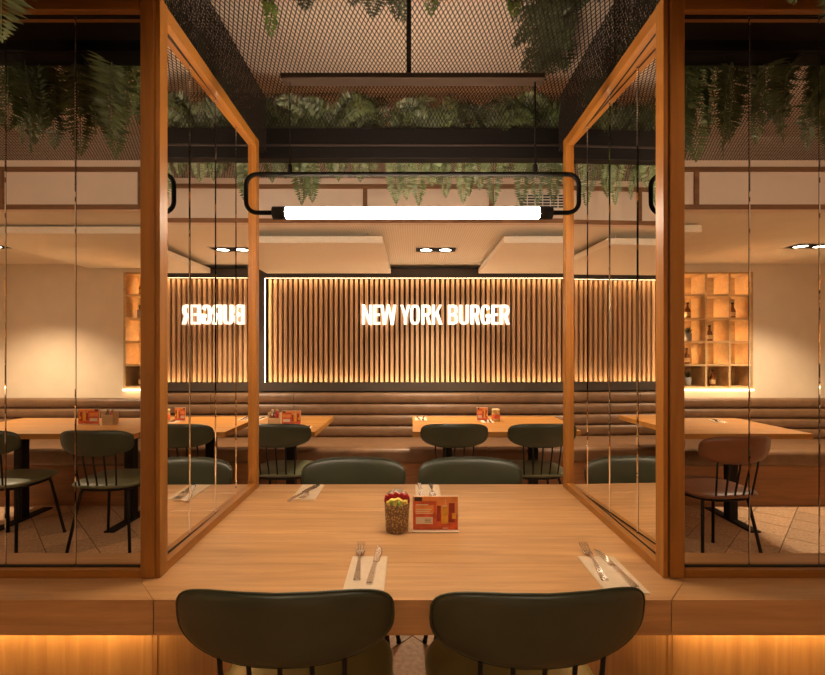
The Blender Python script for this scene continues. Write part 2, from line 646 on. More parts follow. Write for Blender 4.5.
# ------------------------------------------------------------------ ferns
def frond(parent, base, az, R, up, drop, width, mat, npair=48, seed=0, twist=0.0):
    """one pinnate frond: arching spine with paired leaflets, in coordinates local to the parent"""
    rnd = random.Random(seed)
    mb = MB()
    dx, dy = math.cos(az), math.sin(az)
    M = 60

    def P(t):
        r = R * (1 - (1 - t) ** 1.7)
        return Vector((base[0] + dx * r, base[1] + dy * r, base[2] + up * math.sin(min(1, t * 1.6) * PI / 2) - drop * t * t))
    cum = [0.0]
    for i in range(M):
        cum.append(cum[-1] + (P((i + 1) / M) - P(i / M)).length)

    def tl(u):
        u *= cum[-1]
        for i in range(M):
            if cum[i + 1] >= u:
                return (i + (u - cum[i]) / max(1e-9, cum[i + 1] - cum[i])) / M
        return 1.0
    npair = max(14, int(cum[-1] / .0092))
    sp = [P(t / 14) for t in range(15)]
    mb.tube(sp, .0022, 4, r1=.0008)
    side0 = Vector((-dy, dx, 0))
    for i in range(npair):
        u = min(1.0, .08 + .92 * i / (npair - 1))
        t = min(.999, tl(u))
        p = P(t)
        T = (P(min(1, t + .01)) - P(max(0, t - .01))).normalized()
        nrm = side0.cross(T)
        side = (side0 * math.cos(twist) + nrm * math.sin(twist)).normalized()
        nrm = side.cross(T)
        ln = width * min(1, (u + .12) * 2.2) * (1 - max(0, (u - .50) / .50) ** 2.4) + .004
        wd = .0048 + .0008 * rnd.random()
        for s in (-1, 1):
            sw = .22 + rnd.uniform(-.08, .1)
            d = (side * s + T * sw + nrm * rnd.uniform(-.40, .15)).normalized()
            q = (T + nrm * rnd.uniform(-.35, .35)).normalized() * wd
            l_ = ln * rnd.uniform(.88, 1.08)
            a = p
            mb.add([a, a + d * l_ * .45 + q, a + d * l_, a + d * l_ * .45 - q], [(0, 1, 2, 3)])
    return mb.build('frond', mat, parent, local=True)


fern_n = 0


def fern(loc, label, fronds, mat='fern_leaf', group=None):
    """fronds: list of (azimuth deg, reach, up, drop, width)"""
    global fern_n
    r = thing('fern', label, 'fern', loc, group)
    crown = MB().lathe([(.008, -.02), (.022, 0), (.018, .015), (.004, .025)], n=8)
    crown.build('crown', 'fern_dark', r, local=True)
    for k, fr_ in enumerate(fronds):
        az, R, up, dr, w = fr_[:5]
        fern_n += 1
        frond(r, (0, 0, .01), math.radians(az), R, up, dr, w, fr_[6] if len(fr_) > 6 else mat, seed=fern_n, twist=fr_[5] if len(fr_) > 5 else random.uniform(-.25, .25))
    return r


def rf(n, a0, a1, R, up, dr, w):
    return [(random.uniform(a0, a1), random.uniform(*R), random.uniform(*up), random.uniform(*dr), random.uniform(*w)) for _ in range(n)]


# in the far trough: fronds rise behind the mesh strip and hang below the beam
Gf = 'ferns in the trough behind the lamp'
xs = [(-1.30, .25), (-1.10, .30), (-.92, .22), (-.76, .20), (-.655, .16), (-.575, .285), (-.515, .28), (-.38, .13), (-.27, .17), (-.11, .28), (.06, .29), (.13, .20),
      (.255, .28), (.36, .29), (.45, .14), (.545, .29), (.65, .285), (.76, .24), (.92, .28), (1.10, .22), (1.30, .30)]
for k, (x, dr) in enumerate(xs):
    fr = rf(4, 20, 160, (.10, .26), (.10, .18), (.02, .12), (.04, .055))
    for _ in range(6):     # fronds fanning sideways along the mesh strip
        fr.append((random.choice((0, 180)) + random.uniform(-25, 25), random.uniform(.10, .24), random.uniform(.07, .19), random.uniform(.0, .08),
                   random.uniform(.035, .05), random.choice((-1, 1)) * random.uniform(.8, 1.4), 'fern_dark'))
    fr.append((90 + random.uniform(-14, 14), random.uniform(.18, .22), .04, dr, random.uniform(.050, .058), random.uniform(-.15, .15)))
    fr.append((90 + random.uniform(-30, 30), random.uniform(.16, .24), .04, dr * random.uniform(.8, 1.0), random.uniform(.044, .054), random.uniform(-.2, .2)))
    fr += rf(1, 50, 130, (.14, .22), (.04, .06), (.13, .20), (.035, .045))
    if abs(x) > .7:
        lab_ = 'fern in the trough beyond the lamp loop, by the column reflecting ' + ('the sign' if x < 0 else 'no lettering')
    elif dr >= .27:
        lab_ = 'fern with long frond hanging low above the glowing tube, ' + ('sign-mirror side of the rod' if x < 0 else 'vent side of the rod')
    else:
        lab_ = 'fern with short fronds tucked under the beam, ' + ('sign-mirror side of the rod' if x < 0 else 'vent side of the rod')
    fern((x, 2.036, 2.285), lab_, fr, 'fern_leaf', Gf)

# in the near trough: seen mirrored in the column fronts
Gn = 'ferns in the trough seen in the column mirrors'
for k, x in enumerate([-1.62, -1.40, -1.20, -1.02, -.86, .86, 1.02, 1.2, 1.4, 1.62]):
    fr = rf(5, 200, 340, (.12, .22), (.03, .06), (.24, .40), (.05, .075)) + rf(4, 200, 340, (.1, .22), (.08, .15), (.02, .12), (.03, .045))
    fr += rf(4, 200, 340, (.05, .10), (.02, .04), (.28, .42), (.05, .07))
    fern((x, .95, 2.285), 'green fern hanging before the front mirror of the column reflecting ' + ('the sign' if x < 0 else 'no lettering'), fr, 'fern_leaf', Gn)

# behind the mesh side panels
Gs = 'dark ferns behind the mesh side panels'
for s, lab in ((-1, 'above the mirror reflecting the sign'), (1, 'above the mirror reflecting no lettering')):
    for k, y in enumerate([1.12, 1.35, 1.58, 1.8]):
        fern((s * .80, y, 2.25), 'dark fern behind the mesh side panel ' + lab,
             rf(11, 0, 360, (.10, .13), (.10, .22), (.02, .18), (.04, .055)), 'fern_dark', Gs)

# lying on top of the mesh ceiling
Gt = 'ferns lying on top of the mesh ceiling'
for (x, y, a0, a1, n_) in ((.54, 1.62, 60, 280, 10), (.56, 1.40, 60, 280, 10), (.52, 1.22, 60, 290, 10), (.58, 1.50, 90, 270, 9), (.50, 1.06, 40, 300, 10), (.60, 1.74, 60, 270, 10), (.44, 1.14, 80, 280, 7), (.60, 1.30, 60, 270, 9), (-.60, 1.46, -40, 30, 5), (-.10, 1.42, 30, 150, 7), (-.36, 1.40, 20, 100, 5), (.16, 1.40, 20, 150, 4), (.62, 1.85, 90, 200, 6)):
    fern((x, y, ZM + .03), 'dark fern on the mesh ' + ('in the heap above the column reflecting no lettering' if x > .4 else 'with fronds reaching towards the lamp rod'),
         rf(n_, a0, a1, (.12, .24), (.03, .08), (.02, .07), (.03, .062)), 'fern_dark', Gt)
# single fronds drooping through the mesh
Gd = 'bright fern tips drooping through the mesh ceiling'
for (x, y, az, R, dr, lab_) in ((-.475, 1.48, 80, .02, .150, 'by the sign-reflecting column'), (.065, 1.46, -100, .03, .135, 'beside the lamp rod'), (.335, 1.46, 90, .03, .09, 'beside the heap of dark ferns')):
    fern((x, y, ZM + .025), 'bright green fern tip drooping through the black mesh ' + lab_, [(az, R, .01, dr, .026), (az + 40, R * .6, .01, dr * .5, .02)], 'fern_bright', Gd)

# ------------------------------------------------------------------ main table
TZ = .75
tab = thing('oak_table', 'wide oak plank table between the two mirrored columns', 'table', (0, 1.47, TZ - .08))
cuts = [1.02, 1.20, 1.40, 1.60, 1.80, 1.92]
HX = .662
for a in range(5):
    y0, y1 = cuts[a] + (.0008 if a else 0), cuts[a + 1] - .0008
    mb = MB()
    if a == 0:
        mb.prism([(-.586, y0), (.586, y0), (HX, 1.10), (HX, y1), (-HX, y1), (-HX, 1.10)], 'Z', TZ - .08, TZ)
    else:
        mb.cbox(-HX, HX, y0, y1, TZ - .08, TZ, .0012)
    mb.build('plank', 'oak_top', tab)

for s, lab in ((-1, 'under the mirrored column reflecting the sign'), (1, 'under the mirrored column reflecting no lettering')):
    # ledge beside the table
    led = MB().prism([(s * .588, 1.02), (s * 1.45, 1.02), (s * 1.45, 1.92), (s * (HX + .001), 1.92), (s * (HX + .001), 1.10)], 'Z', TZ - .08, TZ)
    tag(led.build('counter_ledge', 'oak_top', None), 'thick oak counter ledge ' + lab, 'counter')
    cb = thing('cabinet', 'lit oak cabinet ' + lab, 'cabinet', (s * 1.0, 1.5, 0))
    MB().box(s * .645, s * 1.42, 1.115, 1.88, .06, .67).build('carcass', 'cabinet_wood', cb)
    MB().cbox(s * .632, s * 1.03, 1.095, 1.115, .06, .66, .002).build('front_panel', 'cabinet_wood', cb)
    MB().cbox(s * 1.034, s * 1.42, 1.095, 1.115, .06, .66, .002).build('front_panel', 'cabinet_wood', cb)
    MB().cbox(s * .630, s * .645, 1.118, 1.49, .06, .66, .002).build('side_panel', 'cabinet_wood', cb)
    MB().cbox(s * .630, s * .645, 1.494, 1.88, .06, .66, .002).build('side_panel', 'cabinet_wood', cb)
    MB().box(s * .66, s * 1.40, 1.13, 1.87, 0, .06).build('plinth', 'black_paint', cb)
    l1 = MB().box(s * .64, s * 1.42, 1.060, 1.072, .663, .670).build('led_strip', 'led_amber', cb)
    l2 = MB().box(s * .600, s * .612, 1.10, 1.87, .663, .670).build('led_strip', 'led_amber', cb)

# ------------------------------------------------------------------ mirrored columns
def column(s):
    lab = ('mirrored wood-framed column whose side mirror reflects part of the sign' if s < 0
           else 'mirrored wood-framed column whose side mirror reflects no lettering')
    r = thing('mirrored_column', lab, 'mirror', (s * 1.0, 1.5, TZ))
    Z0, Z1 = TZ, 2.198
    F0, F1 = 1.115, 1.150          # front frame depth
    xi = .640                      # inner edge of front frame
    # front frame
    MB().cbox(s * xi, s * (xi + .036), F0, F1, Z0, Z1, .003).build('front_post', 'frame_z', r)
    MB().cbox(s * 1.384, s * 1.42, F0, F1, Z0, Z1, .003).build('front_post', 'frame_z', r)
    MB().cbox(s * (xi + .036), s * 1.384, F0 + .003, F1, Z0, Z0 + .020, .002).build('front_rail', 'frame_x', r)
    MB().cbox(s * (xi + .036), s * 1.384, F0 + .003, F1, Z1 - .036, Z1, .002).build('front_rail', 'frame_x', r)
    k = 0
    xx = xi + .036
    while xx < 1.384 - .01:
        x1 = min(xx + .1775, 1.384)
        MB().cbox(s * (xx + .0008), s * (x1 - .0008), F1 - .010, F1 - .004, Z0 + .020, Z1 - .036, .0015).build('mirror_pane', 'mirror', r)
        xx = x1
    MB().box(s * (xi + .036), s * 1.384, F1 - .004, F1 + .006, Z0 + .020, Z1 - .036).build('front_backing', 'mirror_edge', r)
    # side frame: runs back from the corner, drawn in along its own slight skew
    xa, xb = (.628, .643) if s < 0 else (.624, .631)
    ya, yb = F0 + .004, 1.885

    def sx(y):
        return xa + (xb - xa) * (y - ya) / (yb - ya)

    def skew(y0, y1, d0, d1, z0, z1, name, mat):
        poly = [(s * (sx(y0) + d0), y0), (s * (sx(y0) + d1), y0), (s * (sx(y1) + d1), y1), (s * (sx(y1) + d0), y1)]
        return MB().prism(poly, 'Z', z0, z1).build(name, mat, r)
    skew(ya, ya + .036, 0, .011, Z0, Z1, 'side_post', 'frame_z')
    skew(yb - .036, yb, 0, .055, Z0, Z1, 'side_post', 'frame_z')
    skew(ya + .036, yb - .036, .002, .05, Z0, Z0 + .024, 'side_rail', 'frame_y')
    skew(ya + .036, yb - .036, .002, .05, Z1 - .036, Z1, 'side_rail', 'frame_y')
    # side panes
    y0 = ya + .030
    y1 = yb - .032
    n_ = 4
    gap = .0016
    for k in range(n_):
        u0, u1 = k / n_, (k + 1) / n_
        q0, q1 = y0 + (y1 - y0) * u0 + gap, y0 + (y1 - y0) * u1 - gap
        p0, p1 = (.655, .659) if s < 0 else (.669, .646)
        X0, X1 = p0 + (p1 - p0) * (q0 - ya) / (yb - ya), p0 + (p1 - p0) * (q1 - ya) / (yb - ya)
        bv = .004
        mb = MB()
        ins = (X1 - X0) / (q1 - q0) * bv
        vs_ = []
        for z, zi in ((Z0 + .022, Z0 + .022 + bv), (Z1 - .034, Z1 - .034 - bv)):
            vs_ += [(s * (X0 + .0025), q0, z), (s * (X1 + .0025), q1, z), (s * (X0 + ins), q0 + bv, zi), (s * (X1 - ins), q1 - bv, zi)]
        mb.add(vs_, [(2, 3, 7, 6), (0, 2, 6, 4), (3, 1, 5, 7), (0, 1, 3, 2), (6, 7, 5, 4)])
        mb.add([(s * (X0 + .0025), q0, Z0 + .022), (s * (X1 + .0025), q1, Z0 + .022), (s * (X1 + .0025), q1, Z1 - .034), (s * (X0 + .0025), q0, Z1 - .034),
                (s * (X0 + .006), q0, Z0 + .022), (s * (X1 + .006), q1, Z0 + .022), (s * (X1 + .006), q1, Z1 - .034), (s * (X0 + .006), q0, Z1 - .034)],
               [(4, 5, 6, 7), (0, 1, 5, 4), (1, 2, 6, 5), (2, 3, 7, 6), (3, 0, 4, 7)])
        mb.build('mirror_pane', 'mirror', r)
    MB().box(s * .675, s * .685, y0, y1, Z0 + .022, Z1 - .036).build('side_backing', 'mirror_edge', r)
    for z_ in (Z0 + .024, Z1 - .038):
        skew(ya + .036, yb - .036, .022, .026, z_, z_ + .002, 'gasket', 'black_paint')
    MB().box(s * (xi + .036), s * 1.384, F1 - .016, F1 - .0105, Z0 + .020, Z0 + .022).build('gasket', 'black_paint', r)
    MB().box(s * (xi + .036), s * 1.384, F1 - .016, F1 - .0105, Z1 - .038, Z1 - .036).build('gasket', 'black_paint', r)
    # rear and outer faces
    MB().cbox(s * .690, s * 1.42, 1.86, 1.885, Z0, Z1, .003).build('rear_panel', 'frame_z', r)
    MB().cbox(s * 1.40, s * 1.42, 1.15, 1.86, Z0, Z1, .003).build('outer_panel', 'frame_z', r)


column(-1)
column(1)

# ------------------------------------------------------------------ pendant lamp
LY = 1.46
lamp = thing('pendant_lamp', 'black pendant lamp with rounded loop frame and glowing tube', 'lamp', (0, LY, 2.19))
MB().cbox(-.422, .424, LY - .024, LY + .024, 2.188, 2.206, .002).build('canopy_bar', 'canopy_metal', lamp)
MB().tube([(-.012, LY, 2.206), (-.012, LY, ZC)], .008, 10).build('drop_rod', 'black_metal', lamp, True)
zt, zb = 1.890, 1.765
xl, xr, rr = -.540, .540, .036
pts = []
for (cx, cz, a0) in ((xr - rr, zt - rr, 90), (xr - rr, zb + rr, 0), (xl + rr, zb + rr, -90), (xl + rr, zt - rr, 180)):
    for k in range(7):
        a = math.radians(a0 - 15 * k)
        pts.append((cx + rr * math.cos(a), LY, cz + rr * math.sin(a)))
# open loop: top bar and two ends, stopping at the tube
i0 = next(i for i, p in enumerate(pts) if abs(p[0] - xr) < .04 and p[2] > zt - .001)
loop = [(xl + .10, LY, zb)] + pts[14:28] + pts[0:14] + [(xr - .10, LY, zb)]
MB().tube(loop, .0072, 10).build('loop_frame', 'lamp_black', lamp, True)


def xcyl(x0, x1, z, r, n=20):
    return MB().tube([(x0, LY, z), (x1, LY, z)], r, n)


xcyl(-.410, .410, zb - .001, .0180).build('light_tube', 'tube_light', lamp, True)
for a, c in ((-.452, -.410), (.410, .452)):
    e = xcyl(a, c, zb - .001, .0205).build('end_cap', 'black_metal', lamp, True)
for x in (-.398, .398):
    w = MB().tube([(x, LY, zt), (x, LY, 2.190)], .0016 if x < 0 else .003, 6).build('wire', 'black_metal', lamp, True)
    MB().lathe([(.006, zt), (.0075, zt + .006), (.0075, zt + .028), (.003, zt + .036)], x, LY, 10).build('wire_grip', 'black_metal', w, True)

for x_, lab_ in ((-2.06, 'beyond the column reflecting the sign'), (2.06, 'beyond the column reflecting no lettering')):  # unseen copies added to light the ceiling, assumed to hang in neighbouring booths
    o = copy_tree(lamp)
    o.location = (x_, LY, 2.19)
    o['label'] = 'added unseen black pendant lamp lighting the ceiling ' + lab_

# ------------------------------------------------------------------ chairs
def ring_pad(rings, top_t, bot_t, outline, nseg=44):
    """pillow: outline(angle)->(a,b); returns verts (a,b,h) for both sides and faces"""
    v, f = [], []
    ss = [1 - (1 - i / rings) for i in range(rings + 1)]
    for side in (1, -1):
        base = len(v)
        T = top_t if side > 0 else bot_t
        for i in range(rings, 0, -1):
            s = math.sin(PI / 2 * i / rings)
            h = T * (1 - s ** 5) ** .5 if s < 1 else 0
            for k in range(nseg):
                a, b_ = outline(2 * PI * k / nseg)
                v.append((a * s, b_ * s, side * h))
        v.append((0, 0, side * T))
        c = len(v) - 1
        for i in range(rings - 1):
            for k in range(nseg):
                k2 = (k + 1) % nseg
                q = (base + i * nseg + k, base + i * nseg + k2, base + (i + 1) * nseg + k2, base + (i + 1) * nseg + k)
                f.append(q if side > 0 else q[::-1])
        for k in range(nseg):
            k2 = (k + 1) % nseg
            q = (base + (rings - 1) * nseg + k, base + (rings - 1) * nseg + k2, c)
            f.append(q if side > 0 else q[::-1])
    # weld rims: second side's outer ring -> first side's
    off = rings * nseg + 1
    f = [tuple((i - off if off <= i < off + nseg else i) for i in q) for q in f]
    return v, f


def sup(t, a, b, n):
    c, s = math.cos(t), math.sin(t)
    return (a * math.copysign(abs(c) ** (2 / n), c), b * math.copysign(abs(s) ** (2 / n), s))


def make_chair(mat_back, mat_seat):
    r = thing('dining_chair', '', 'chair', (0, 0, 0))
    # backrest: curved padded shell
    def out(t):
        a, b_ = sup(t, .234, .078 if math.sin(t) > 0 else .088, 3.6 if math.sin(t) > 0 else 2.5)
        return a, b_
    v, f = ring_pad(9, .020, .017, out)
    vv = []
    for a, b_, h in v:
        z = .744 + b_
        y = -.250 + 1.02 * a * a - .16 * (b_) + h
        vv.append((a, y, z))
    bk = MB().add(vv, f).build('backrest', mat_back, r, True, True)
    # welt around the rim
    wp = []
    for k in range(44):
        a, b_ = out(2 * PI * k / 44)
        wp.append((a * 1.003, -.250 + 1.02 * a * a - .16 * b_, .744 + b_ * 1.003))
    MB().tube(wp, .0032, 6, True).build('welt', mat_back, bk, True, True)
    # seat
    v, f = ring_pad(8, .022, .026, lambda t: sup(t, .224, .215, 3.6))
    MB().add([(a, b_ + .01, .452 + h) for a, b_, h in v], f).build('seat', mat_seat, r, True, True)
    fr = [(*[c for c in sup(2 * PI * k / 36, .196, .186, 2.6)], .424) for k in range(36)]
    MB().tube([(p[0], p[1] + .01, p[2]) for p in fr], .008, 8, True).build('seat_frame', 'black_metal', r, True, True)
    for k in range(5):
        x1 = (k - 2) * .066
        x0 = (k - 2) * .058
        y0 = -.174 + .4 * x0 * x0
        zt_ = .668 + .9 * x1 * x1
        y1 = -.250 + 1.02 * x1 * x1 - .16 * (zt_ - .744)
        MB().tube([(x0, y0, .424), (x0 * 1.02, y0 - .022, .46), (x1, y1 + .006, zt_ - .05), (x1, y1, zt_)], .0055, 8).build('spindle', 'black_metal', r, True, True)
    for sx_ in (-1, 1):
        for sy_ in (-1, 1):
            lg = MB().tube([(sx_ * .145, sy_ * .13 + .01, .424), (sx_ * .155, sy_ * .14 + .01, .39), (sx_ * .205, sy_ * .20 + .01, .008)], .0095, 8).build('leg', 'black_metal', r, True, True)
            MB().lathe([(.011, 0), (.011, .012), (.009, .014)], sx_ * .206, sy_ * .2012 + .01, 8).build('foot_cap', 'black_paint', lg, True, True)
    return r


def place(o, x, y, rz, label, group=None):
    o.location = (x, y, 0)
    o.rotation_euler = (0, 0, rz)
    o['label'] = label
    if group:
        o['group'] = group
    return o


cg = make_chair('leather_green', 'seat_green_lit')
cbn = make_chair('leather_brown', 'leather_brown')
G1 = 'green chairs at the oak table'
place(cg, -.276, 1.172, 0.0, 'green leather chair turned away, below the fork and knife beside the tin', G1)
place(copy_tree(cg), .262, 1.170, .055, 'green leather chair turned away, below the napkin by the mirrored column', G1)
place(copy_tree(cg), -.268, 1.845, PI, 'green leather chair facing the tin across the oak table', G1)
place(copy_tree(cg), .262, 1.845, PI, 'green leather chair facing the menu card across the oak table', G1)
G2 = 'green chairs at the bench tables'
place(copy_tree(cg), .292, 3.345, 0, 'green chair at the bench table holding card and jar, near its free corner', G2)
place(copy_tree(cg), .895, 3.345, .03, 'green chair at the bench table holding card and jar, beside the column post', G2)
place(copy_tree(cg), -.945, 3.345, 0, 'green chair at the bench table with the caddy and red card', G2)
place(copy_tree(cg), -1.44, 3.345, 0, 'green chair behind the column at the table with caddy and red card', G2)

# ------------------------------------------------------------------ bench tables
def bench_table(x0, x1, y0, y1, label):
    r = thing('bench_table', label, 'table', ((x0 + x1) / 2, (y0 + y1) / 2, 0))
    n_ = 4
    for k in range(n_):
        a, c = y0 + (y1 - y0) * k / n_, y0 + (y1 - y0) * (k + 1) / n_
        MB().cbox(x0, x1, a + .0005, c - .0005, .712, .75, .0015).build('plank', 'table_wood', r)
    for x in (x0 + .28, x1 - .28):
        ym = (y0 + y1) / 2 + (.035 if y0 > 0 else -.035)
        p = MB().cbox(x - .035, x + .035, ym - .035, ym + .035, .012, .70, .004).build('pedestal', 'black_metal', r)
        MB().cbox(x - .04, x + .04, ym - .26, ym + .26, 0, .012, .003).build('foot_plate', 'black_metal', p)
        MB().cbox(x - .04, x + .04, ym - .28, ym + .28, .70, .712, .002).build('top_plate', 'black_metal', p)
    return r


bench_table(0.0, 1.25, 3.20, 3.98, 'wooden bench table holding a red card and a jar')
bench_table(-1.97, -.695, 3.20, 3.98, 'wooden bench table holding a caddy and a red card')
bench_table(-3.35, -1.93, -1.60, -.84, 'wooden table below the niche of four columns, mirrored in the column front')
bench_table(1.15, 2.78, -1.60, -.84, 'wooden table below the niche of five columns, mirrored in the column front')
G3 = 'chairs mirrored in the column fronts'
place(copy_tree(cg), -2.02, -.80, PI, 'green chair mirrored in the column front beside the beige wall', G3)
place(copy_tree(cg), -2.75, -.80, PI, 'green chair farther along the table below the four-column niche', G3)
place(cbn, 1.90, -.60, PI - .12, 'brown leather chair mirrored in the column front, drawn back from its table', G3)
place(copy_tree(cbn), 1.40, -.62, PI, 'brown leather chair mostly hidden by the column post, in the mirror', G3)

# ------------------------------------------------------------------ benches
def roll(mb, x0, x1, yf, z0, z1, d, sgn):
    """rounded channel cushion running along x; yf = front of bulge; sgn = direction of the back"""
    n_ = 12
    poly = []
    h = (z1 - z0) / 2
    zc = (z0 + z1) / 2
    for k in range(n_ + 1):
        t = -PI / 2 + PI * k / n_
        c, s = math.cos(t), math.sin(t)
        poly.append((yf + sgn * (.045 - .045 * abs(c) ** .6), zc + h * math.copysign(abs(s) ** .75, s)))
    poly += [(yf + sgn * d, z1), (yf + sgn * d, z0)]
    mb.prism(poly, 'X', x0, x1)


def bench(x0, x1, yback, sgn, label, ztop=.91, group=None):
    """sgn=+1: back towards +y"""
    r = thing('bench_section', label, 'bench', ((x0 + x1) / 2, yback, 0), group)
    a, c = x0 + .002, x1 - .002
    yf = yback - sgn * .67
    MB().box(a, c, yf + sgn * .05, yback, 0.0, .345).build('base', 'bench_wood', r)
    poly = []
    y0, y1, z0, z1, rr_ = yf, yback - sgn * .11, .345, .478, .035
    for (cy, cz, a0) in ((y0 + sgn * rr_, z0 + rr_, 180), (y0 + sgn * rr_, z1 - rr_, 90)):
        pass
    prof = []
    for k in range(7):
        t = math.radians(270 - 15 * k)
        prof.append((y0 + sgn * (rr_ + rr_ * math.cos(t)), z0 + rr_ + rr_ * math.sin(t)))
    for k in range(7):
        t = math.radians(180 - 15 * k)
        prof.append((y0 + sgn * (rr_ + rr_ * math.cos(t)), z1 - rr_ + rr_ * math.sin(t)))
    prof += [(y1, z1), (y1, z0)]
    MB().prism(prof, 'X', a, c).build('seat_cushion', 'bench_leather', r, False)
    nr = 4
    hh = (ztop - .478) / nr
    for k in range(nr):
        mb = MB()
        roll(mb, a, c, yback - sgn * (.14 - .010 * k), .478 + hh * k + .001, .478 + hh * (k + 1) - .001, .10, sgn)
        mb.build('back_roll', 'bench_leather', r, False)
    return r


edges = [-4.3, -3.01, -1.18, .65, 2.48, 4.3]
labs = ['behind the column, farthest from the slatted panel', 'behind the table with the caddy', 'between the two bench tables',
        'behind the table with the jar', 'beyond the slatted panel']
for k in range(1, 4):
    bench(edges[k], edges[k + 1], YB - .13, 1, 'brown leather channelled bench section ' + labs[k], .912, 'bench sections along the slatted wall')
bench(-4.2, -1.2, YN + .02, -1, 'brown leather channelled bench below the four-column niche, mirrored', .866, 'benches below the niches')
bench(1.2, 4.2, YN + .02, -1, 'brown leather channelled bench below the five-column niche, mirrored', .866, 'benches below the niches')

# ------------------------------------------------------------------ slatted sign panel
PX0, PX1, PZ0, PZ1 = -1.492, 1.965, 1.013, 2.067
YS = 4.60
sp = thing('slatted_panel', 'dark-framed panel of upright wooden slats edged with warm light', 'wall panel', ((PX0 + PX1) / 2, YB, PZ0 - .1))
MB().box(PX0, PX1, YS + .05, YB, PZ0, PZ1).build('backing_board', 'backing', sp)
FB = .088
LIP = .007
for (a, c, d, e) in ((PX0 - FB, PX1 + FB, PZ1, PZ1 + FB), (PX0 - FB, PX1 + FB, PZ0 - FB, PZ0), (PX0 - FB, PX0, PZ0, PZ1), (PX1, PX1 + FB, PZ0, PZ1)):
    fb = MB().cbox(a, c, YS - .062, YS - .052, d, e, .002).build('frame_board', 'wall_brown', sp)
    ins = [a, c, d, e]
    if d == PZ1:
        ins[2] += LIP
    elif e == PZ0:
        ins[3] -= LIP
    elif c == PX0:
        ins[1] -= LIP
    else:
        ins[0] += LIP
    MB().box(ins[0], ins[1], YS - .052, YB, ins[2], ins[3]).build('frame_core', 'wall_brown', fb)
for (a, c, d, e) in ((PX0, PX1, PZ1 + .002, PZ1 + LIP), (PX0, PX1, PZ0 - LIP, PZ0 - .002), (PX0 - LIP, PX0 - .002, PZ0, PZ1), (PX1 + .002, PX1 + LIP, PZ0, PZ1)):
    MB().box(a, c, YS - .050, YS - .036, d, e).build('led_strip', 'led_warm', sp)
pitch = .0519
ns = int((PX1 - PX0 - .02) / pitch)
slm = None
for k in range(ns):
    x = PX0 + .036 + k * pitch
    if slm is None:
        o = MB().cbox(-.0145, .0145, YS - YB, YS - YB + .05, .1, .1 + PZ1 - PZ0, .002).build('slat', 'slat_wood', sp, local=True)
        slm = o.data
    else:
        o = bpy.data.objects.new('slat', slm)
        C.objects.link(o)
        o.parent = sp
    o.location = (x - sp.location.x, 0, 0)

# ------------------------------------------------------------------ sign letters
T = .152


def ringseg(cx, cy, a, b, t, d0, d1, n=3.2, m_=16):
    out = []
    for k in range(m_):
        q = []
        for kk in (k, k + 1):
            ang = math.radians(d0 + (d1 - d0) * kk / m_)
            q.append((sup(ang, a, b, n), sup(ang, a - t, b - t * .82, n)))
        (o0, i0), (o1, i1) = q
        out.append([(cx + o0[0], cy + o0[1]), (cx + o1[0], cy + o1[1]), (cx + i1[0], cy + i1[1]), (cx + i0[0], cy + i0[1])])
    return out


def rect(x0, x1, y0, y1):
    return [(x0, y0), (x1, y0), (x1, y1), (x0, y1)]


def glyph(ch, w):
    t = T
    h = t * .82
    if ch == 'N':
        return [rect(0, t * .9, 0, 1), rect(w - t * .9, w, 0, 1), [(0, 1), (t, 1), (w, 0), (w - t, 0)]]
    if ch == 'E':
        return [rect(0, t, 0, 1), rect(t, w, 0, h), rect(t, w * .92, .5 - h / 2, .5 + h / 2), rect(t, w, 1 - h, 1)]
    if ch == 'W':
        q = w / 4
        e = t * .50
        return [[(0, 1), (2 * e, 1), (q + e, 0), (q - e, 0)], [(q - e, 0), (q + e, 0), (2 * q + e * .8, 1), (2 * q - e * .8, 1)],
                [(2 * q - e * .8, 1), (2 * q + e * .8, 1), (3 * q + e, 0), (3 * q - e, 0)], [(3 * q - e, 0), (3 * q + e, 0), (w, 1), (w - 2 * e, 1)]]
    if ch == 'Y':
        c = w / 2
        return [rect(c - t / 2, c + t / 2, 0, .45), [(0, 1), (t, 1), (c + t / 2, .40), (c - t / 2, .40)], [(w - t, 1), (w, 1), (c + t / 2, .40), (c - t / 2, .40)]]
    if ch == 'O':
        return ringseg(w / 2, .5, w / 2, .5, t, 0, 360, 3.0, 28)
    if ch == 'R':
        return [rect(0, t, 0, 1), rect(t, w * .55, 1 - h, 1), rect(t, w * .55, .44, .44 + h)] + ringseg(w * .5, .72, w * .5, .28, t, -90, 90, 3, 12) + \
               [[(w * .42, .48), (w * .42 + t, .50), (w + .02, 0), (w + .02 - t, 0)]]
    if ch == 'K':
        return [rect(0, t, 0, 1), [(t, .36), (t, .60), (w - t, 1), (w, 1)], [(t * 1.25, .52), (t * 1.9, .68), (w + .02, 0), (w - t, 0)]]
    if ch == 'B':
        return [rect(0, t, 0, 1), rect(t, w * .55, 1 - h, 1), rect(t, w * .55, .5 - h / 2, .5 + h / 2), rect(t, w * .55, 0, h)] + \
            ringseg(w * .5, .74, w * .48, .26, t, -90, 90, 3, 12) + ringseg(w * .5, .27, w * .5, .27, t, -90, 90, 3, 12)
    if ch == 'U':
        return [rect(0, t, .3, 1), rect(w - t, w, .3, 1)] + ringseg(w / 2, .32, w / 2, .32, t, 180, 360, 3, 16)
    if ch == 'G':
        return ringseg(w / 2, .5, w / 2, .5, t, 25, 330, 3.0, 26) + [rect(w - t, w, .05, .52), rect(w * .55, w, .36, .52)]


